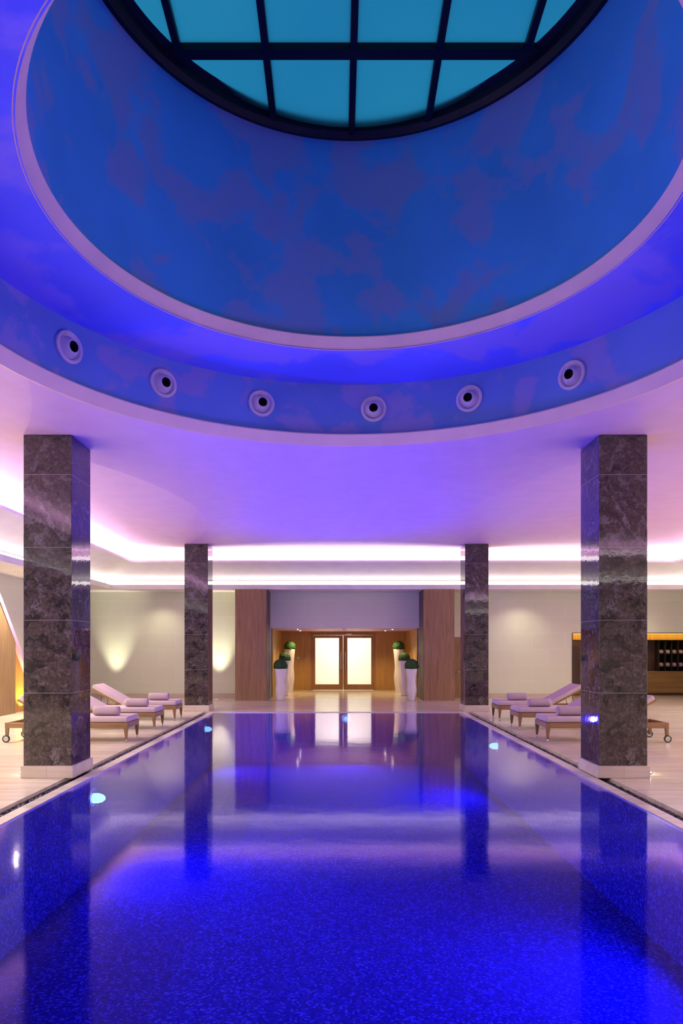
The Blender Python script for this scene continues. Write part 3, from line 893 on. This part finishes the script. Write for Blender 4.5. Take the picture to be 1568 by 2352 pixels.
# ------------------------------------------------------------------ towel bar in the recess (right of the far wall)
bm = bmesh.new()
box(bm, 7.0, 11.2, 22.1, 22.2, 0, 2.05); box(bm, 6.9, 7.0, YB + .3, 22.2, 0, 2.05); box(bm, 7.0, 11.2, YB + .3, 22.2, 1.96, 2.05)
struct('wall_recess', bm, M['counter'])
bm = bmesh.new(); box(bm, 7.0, 11.2, YB - 0.012, YB, 1.925, 1.95); box(bm, 7.0, 7.02, YB - 0.012, YB + .3, 0.0, 1.93); struct('trim_4', bm, M['oak_side'])
bm = bmesh.new(); box(bm, 7.02, 11.18, 21.58, 21.60, 1.75, 1.955)
tag(finish('valance', bm, M['honey']), 'long honey coloured wooden valance across the top of the towel recess', 'valance')
lamp('recess_lamp', 'AREA', (9.1, 21.42, 1.93), 7, (1.0, 0.72, 0.16), 4.0, (0, 0.6, -1), size_y=0.03).rotation_euler = (math.atan(0.6), 0, 0)
bm = bmesh.new(); box(bm, 7.05, 11.15, 21.38, 21.40, 1.94, 1.955); tag(finish('led_strip', bm, M['warm_led']), 'amber strip light along the top of the towel recess', 'strip light')
c = thing('towel_counter', 'long olive brown wooden counter with plank front at the back of the towel recess', 'counter', (9.9, 21.75, 0))
bm = bmesh.new(); box(bm, -1.3, 1.3, -0.15, 0.34, 0.07, 0.72); finish('body', bm, M['counter'], c)
bm = bmesh.new(); box(bm, -1.3, 1.3, -0.12, 0.34, 0.0, 0.07); finish('kickboard', bm, M['oak_side'], c)
bm = bmesh.new(); box(bm, -1.32, 1.3, -0.18, 0.34, 0.72, 0.755, 0.003); finish('countertop', bm, M['oak'], c)
for k in range(4):
    z0 = 0.09 + k * 0.157
    bm = bmesh.new(); box(bm, -1.29, 1.29, -0.165, -0.148, z0, z0 + 0.145, 0.003); finish('front_board', bm, M['counter'], c)
c = thing('tall_cabinet', 'tall dark wooden cabinet at the left end of the towel recess', 'cabinet', (7.35, 21.75, 0))
bm = bmesh.new(); box(bm, -0.33, 0.33, -0.13, 0.33, 0.0, 1.74); finish('body', bm, M['oak_side'], c)
bm = bmesh.new(); box(bm, -0.32, 0.32, -0.15, -0.13, 0.18, 1.72, 0.003); finish('door', bm, M['oak_side'], c)
bm = bmesh.new(); box(bm, -0.32, 0.32, -0.15, -0.13, 0.02, 0.17, 0.003); finish('drawer', bm, M['counter'], c)
# cubby shelf
c = thing('towel_shelf', 'dark pigeonhole shelf of rolled towels standing on the wooden counter', 'shelf', (10.2, 21.7, 0.755))
CW = 0.207
NCOL = 5
bm = bmesh.new(); box(bm, 0, NCOL * CW, 0.30, 0.33, 0, 0.98); finish('back_panel', bm, M['dark_cubby'], c)
for k in range(NCOL + 1):
    if k * CW > 1.0 and k > NCOL: break
    bm = bmesh.new(); box(bm, k * CW - 0.008, min(k * CW + 0.008, 0.99), 0.0, 0.30, 0, 0.98) if k * CW < 0.99 else box(bm, 0.985, 0.995, 0, 0.30, 0, 0.98); finish('divider', bm, M['dark_cubby'], c)
for z in (0.0, 0.135, 0.545, 0.965):
    bm = bmesh.new(); box(bm, 0, 0.99, 0.0, 0.30, z, z + 0.015); finish('shelf_board', bm, M['dark_cubby'], c)
# dark panel left of the shelf
bm = bmesh.new(); box(bm, 9.35, 10.19, 21.95, 22.05, 0.756, 1.74); tag(finish('back_board', bm, M['oak_side']), 'dark wooden back board between the marble column and the towel shelf', 'panel')

def roll_mesh(bm, L_, R_, wob=0.03):
    n = 32; prev = None
    rnd = random.Random(3)
    st = [(-L_ / 2, 0.55), (-L_ / 2 - 0.0, 0.86), (-L_ / 2 + 0.012, 0.97)] + [(-L_ / 2 + L_ * k / 8, 1.0) for k in range(1, 8)] + [(L_ / 2 - 0.012, 0.97), (L_ / 2, 0.86), (L_ / 2, 0.55)]
    rings = []
    for i, (x, s) in enumerate(st):
        ring = []
        for k in range(n):
            a = 2 * pi * k / n
            spiral = 1 + 0.05 * (k / n)           # the loose end of the towel makes a small step
            flat = 0.93 if sin(a) < -0.7 else 1
            r = R_ * s * spiral * (1 + rnd.uniform(-wob, wob) * 0.3)
            ring.append(bm.verts.new((x, r * cos(a), r * sin(a) * flat)))
        rings.append(ring)
    for a, b in zip(rings, rings[1:]):
        for k in range(n): bm.faces.new([a[k], a[(k + 1) % n], b[(k + 1) % n], b[k]])
    # spiral ends: sunken coils
    for ring, s in ((rings[0], -1), (rings[-1], 1)):
        cur = ring
        x0 = s * L_ / 2
        for q, dx in ((0.45, -0.012), (0.40, -0.012), (0.30, 0.0), (0.24, -0.012), (0.10, -0.004)):
            nxt = [bm.verts.new((x0 + s * dx, R_ * q * cos(2 * pi * k / n), R_ * q * sin(2 * pi * k / n))) for k in range(n)]
            for k in range(n): bm.faces.new([cur[k], cur[(k + 1) % n], nxt[(k + 1) % n], nxt[k]])
            cur = nxt
        bm.faces.new(cur)
    bmesh.ops.recalc_face_normals(bm, faces=bm.faces)

bm = bmesh.new(); roll_mesh(bm, 0.24, 0.062)
me_src = finish('folded_towel', bm, M['towel'], smooth=True)
me_src.rotation_euler = (0, 0, pi / 2)
cnt = 0
for rz_, rowname in ((0.560, 'upper'), (0.150, 'lower')):
    for k, cn in enumerate(['first', 'second', 'third', 'fourth']):
        o = me_src if cnt == 0 else me_src.copy()
        if cnt: COL.objects.link(o)
        cnt += 1
        o.location = (10.2 + CW * (k + 0.5), 21.7 + 0.13, 0.755 + rz_ + 0.062)
        tag(o, 'rolled towel in the %s pigeonhole from the left, %s row of the dark shelf' % (cn, rowname), 'towel', 'rolled towels in the pigeonholes')

# ------------------------------------------------------------------ left side: sloping stair enclosure
st = thing('stair_enclosure', 'wood-clad stair flank with a white sloping edge at the far left', 'staircase', (-7.42, 15.0, 0))
def prism_yz(bm, x0, x1, pts):
    a = [bm.verts.new((x0, y, z)) for y, z in pts]; b_ = [bm.verts.new((x1, y, z)) for y, z in pts]
    bm.faces.new(a); bm.faces.new(b_[::-1])
    for k in range(len(pts)): bm.faces.new([a[k], b_[k], b_[(k + 1) % len(pts)], a[(k + 1) % len(pts)]])
    bmesh.ops.recalc_face_normals(bm, faces=bm.faces)
sl = -1.245                                       # slope dz/dy of the edge
def zt_(y): return 2.44 + sl * (y - 14.97)
y0, ym, y1 = 14.55, 15.64, 16.93
bm = bmesh.new(); prism_yz(bm, 0.0, 0.045, [(a - 15.0, z) for a, z in [(13.0, 0.0), (ym, 0.0), (ym, zt_(ym)), (14.42, 3.12), (13.0, 3.12)]]); finish('wood_panel', bm, M['oak'], st)
bm = bmesh.new(); prism_yz(bm, -0.12, -0.03, [(a - 15.0, z) for a, z in [(ym, 0.0), (y1, 0.0), (ym, zt_(ym))]]); finish('recessed_panel', bm, M['honey'], st)
bm = bmesh.new(); prism_yz(bm, -0.17, 0.06, [(a - 15.0, z) for a, z in [(14.42, 3.12), (y1, 0.02), (y1 + 0.14, 0.02), (14.56, 3.12)]]); finish('sloping_edge', bm, M['plaster'], st)
t = thing('stair_uplight', 'small floor uplight at the recessed yellow panel of the stair flank', 'floor light', (-7.28, 16.15, 0))
bm = bmesh.new(); lathe(bm, [(0.05, 0.0), (0.05, 0.01), (0.035, 0.012), (0.03, 0.006)], 20); finish('bezel', bm, M['chrome'], t, True)
bm = bmesh.new(); r = lathe(bm, [(0.03, 0.006), (0.012, 0.008)], 20); bm.faces.new(r[-1]); finish('lens', bm, M['up_lens'], t)
lamp('stair_lamp', 'SPOT', (-7.28, 16.15, 0.05), 160, (1, 0.80, 0.25), 0.03, (-0.25, -0.25, 1), 1.7, 1.0)

# ------------------------------------------------------------------ sun loungers
def cushion_box(bm, x0, x1, y0, y1, z0, z1, b):
    nx, ny = 14, 8
    box(bm, x0, x1, y0, y1, z0, z1)
    bmesh.ops.bevel(bm, geom=list(bm.edges), offset=b, segments=4, affect='EDGES', profile=0.6)

def make_lounger(label, loc, rz):
    """local x: 0 = foot end, 1.95 = head end; y centred"""
    t = thing('sun_lounger', label, 'sun lounger', loc, rz, 'sun loungers beside the pool')
    W2 = 0.31
    L_ = 1.95
    bm = bmesh.new()
    for s in (-1, 1):
        y0, y1 = sorted((s * W2, s * (W2 - 0.035)))
        box(bm, 0.0, L_, y0, y1, 0.225, 0.31, 0.006)
    box(bm, 0.0, 0.035, -W2 + .035, W2 - .035, 0.225, 0.31, 0.004)
    box(bm, L_ - 0.035, L_, -W2 + .035, W2 - .035, 0.225, 0.31, 0.004)
    box(bm, 1.08, 1.12, -W2 + .035, W2 - .035, 0.24, 0.30, 0.002)
    finish('frame', bm, M['teak'], t)
    bm = bmesh.new()
    for k in range(11):
        x = 0.06 + k * 0.094
        box(bm, x, x + 0.06, -W2 + .035, W2 - .035, 0.292, 0.308)
    finish('seat_slats', bm, M['teak'], t)
    for s in (-1, 1):
        # foot leg, tapered
        bm = bmesh.new()
        y = s * (W2 - 0.018)
        top = [(0.0, y - .022), (0.065, y - .022), (0.065, y + .022), (0.0, y + .022)]
        bot = [(0.012, y - .012), (0.038, y - .012), (0.038, y + .012), (0.012, y + .012)]
        a = [bm.verts.new((x, yy, 0.305)) for x, yy in top]; m_ = [bm.verts.new((x * .95, yy, 0.215)) for x, yy in top]; b_ = [bm.verts.new((x, yy, 0.045)) for x, yy in bot]
        bm.faces.new(a)
        for q, r_ in ((a, m_), (m_, b_)):
            for k in range(4): bm.faces.new([q[k], q[(k + 1) % 4], r_[(k + 1) % 4], r_[k]])
        bm.faces.new(b_[::-1]); bmesh.ops.recalc_face_normals(bm, faces=bm.faces)
        lg = finish('leg', bm, M['teak_z'], t)
        bm = bmesh.new(); tube(bm, (0.025, y, 0.05), (0.025, y, 0.0), 0.013, 0.011); finish('metal_tip', bm, M['chrome'], lg, True)
        # head leg with a wheel
        bm = bmesh.new()
        top = [(L_ - 0.07, y - .02), (L_ - 0.005, y - .02), (L_ - 0.005, y + .02), (L_ - 0.07, y + .02)]
        bot = [(L_ - 0.045, y - .015), (L_ - 0.01, y - .015), (L_ - 0.01, y + .015), (L_ - 0.045, y + .015)]
        a = [bm.verts.new((x, yy, 0.31)) for x, yy in top]; b_ = [bm.verts.new((x, yy, 0.05)) for x, yy in bot]
        bm.faces.new(a); bm.faces.new(b_[::-1])
        for k in range(4): bm.faces.new([a[k], a[(k + 1) % 4], b_[(k + 1) % 4], b_[k]])
        bmesh.ops.recalc_face_normals(bm, faces=bm.faces)
        lg = finish('leg', bm, M['teak_z'], t)
        bm = bmesh.new()
        q = Matrix.Rotation(pi / 2, 3, 'X')
        for (r0, r1, w) in ((0.040, 0.058, 0.013),):
            lathe(bm, [(r0, -w), (r1, -w), (r1, w), (r0, w), (r0, -w)], 28, (L_ - 0.03, y + s * 0.03, 0.058), q)
        wh = finish('wheel', bm, M['rubber'], lg, True)
        bm = bmesh.new()
        rr = lathe(bm, [(0.0005, -0.016), (0.015, -0.016), (0.018, -0.011), (0.041, -0.011), (0.041, 0.011), (0.018, 0.011), (0.015, 0.016), (0.0005, 0.016)], 24, (L_ - 0.03, y + s * 0.03, 0.058), q)
        finish('hub', bm, M['chrome'], lg, False)['label'] = 'grey wheel disc'
    bm = bmesh.new(); cushion_box(bm, 0.0, 1.13, -W2 + .005, W2 - .005, 0.312, 0.405, 0.038)
    # gentle sag
    for v in bm.verts:
        if v.co.z > 0.39: v.co.z += 0.006 * sin(v.co.x * 9) * cos(v.co.y * 5)
    finish('mattress', bm, M['cushion'], t, True)
    # backrest, hinged at x = 1.10
    ang = math.radians(29)
    hx, hz = 1.10, 0.305
    def rb(bm, first=0):
        for v in bm.verts:
            x, z = v.co.x, v.co.z
            v.co.x = hx + x * cos(ang) - z * sin(ang); v.co.z = hz + x * sin(ang) + z * cos(ang)
    bm = bmesh.new()
    for s in (-1, 1):
        y0, y1 = sorted((s * (W2 - .04), s * (W2 - 0.07))); box(bm, 0.0, 0.76, y0, y1, -0.02, 0.012)
    for k in range(7): box(bm, 0.02 + k * 0.11, 0.075 + k * 0.11, -W2 + .06, W2 - .06, -0.003, 0.012)
    rb(bm); finish('backrest', bm, M['teak'], t)
    bm = bmesh.new(); cushion_box(bm, 0.0, 0.74, -W2 + .005, W2 - .005, 0.014, 0.10, 0.036)
    rb(bm); finish('back_cushion', bm, M['cushion'], t, True)
    bm = bmesh.new()
    for s in (-1, 1):
        y = s * (W2 - 0.08)
        p1 = (hx + 0.50 * cos(ang), y, hz + 0.50 * sin(ang) - 0.01)
        tube(bm, (hx + 0.50, y, 0.27), p1, 0.006)
    tube(bm, (hx + 0.5, -W2 + .05, 0.27), (hx + 0.5, W2 - .05, 0.27), 0.007)
    finish('support_bracket', bm, M['rubber'], t)
    return t
LL = [(11.14, 'nearest'), (12.80, 'middle'), (14.36, 'farthest')]
first = None
for side, X, rz in (('left', -3.33, pi), ('right', 3.31, 0.0)):
    for y, w in LL:
        lb = 'mauve cushioned teak sun lounger with wheels, %s of the three %s of the pool' % (w, side)
        if first is None: first = make_lounger(lb, (X, y, 0), rz)
        else: dup(first, (X, y, 0), rz, lb)
# rolled towels, one on each lounger
bm = bmesh.new(); roll_mesh(bm, 0.41, 0.077)
tw = finish('rolled_towel', bm, M['towel'], smooth=True)
k = 0
for side, X in (('left', -3.73), ('right', 3.75)):
    for y, w in LL:
        o = tw if k == 0 else tw.copy()
        if k: COL.objects.link(o)
        k += 1
        o.location = (X, y - 0.10, 0.408 + 0.073)
        tag(o, 'thick rolled mauve towel lying on the %s lounger %s of the pool' % (w, side), 'towel', 'rolled towels on the loungers')
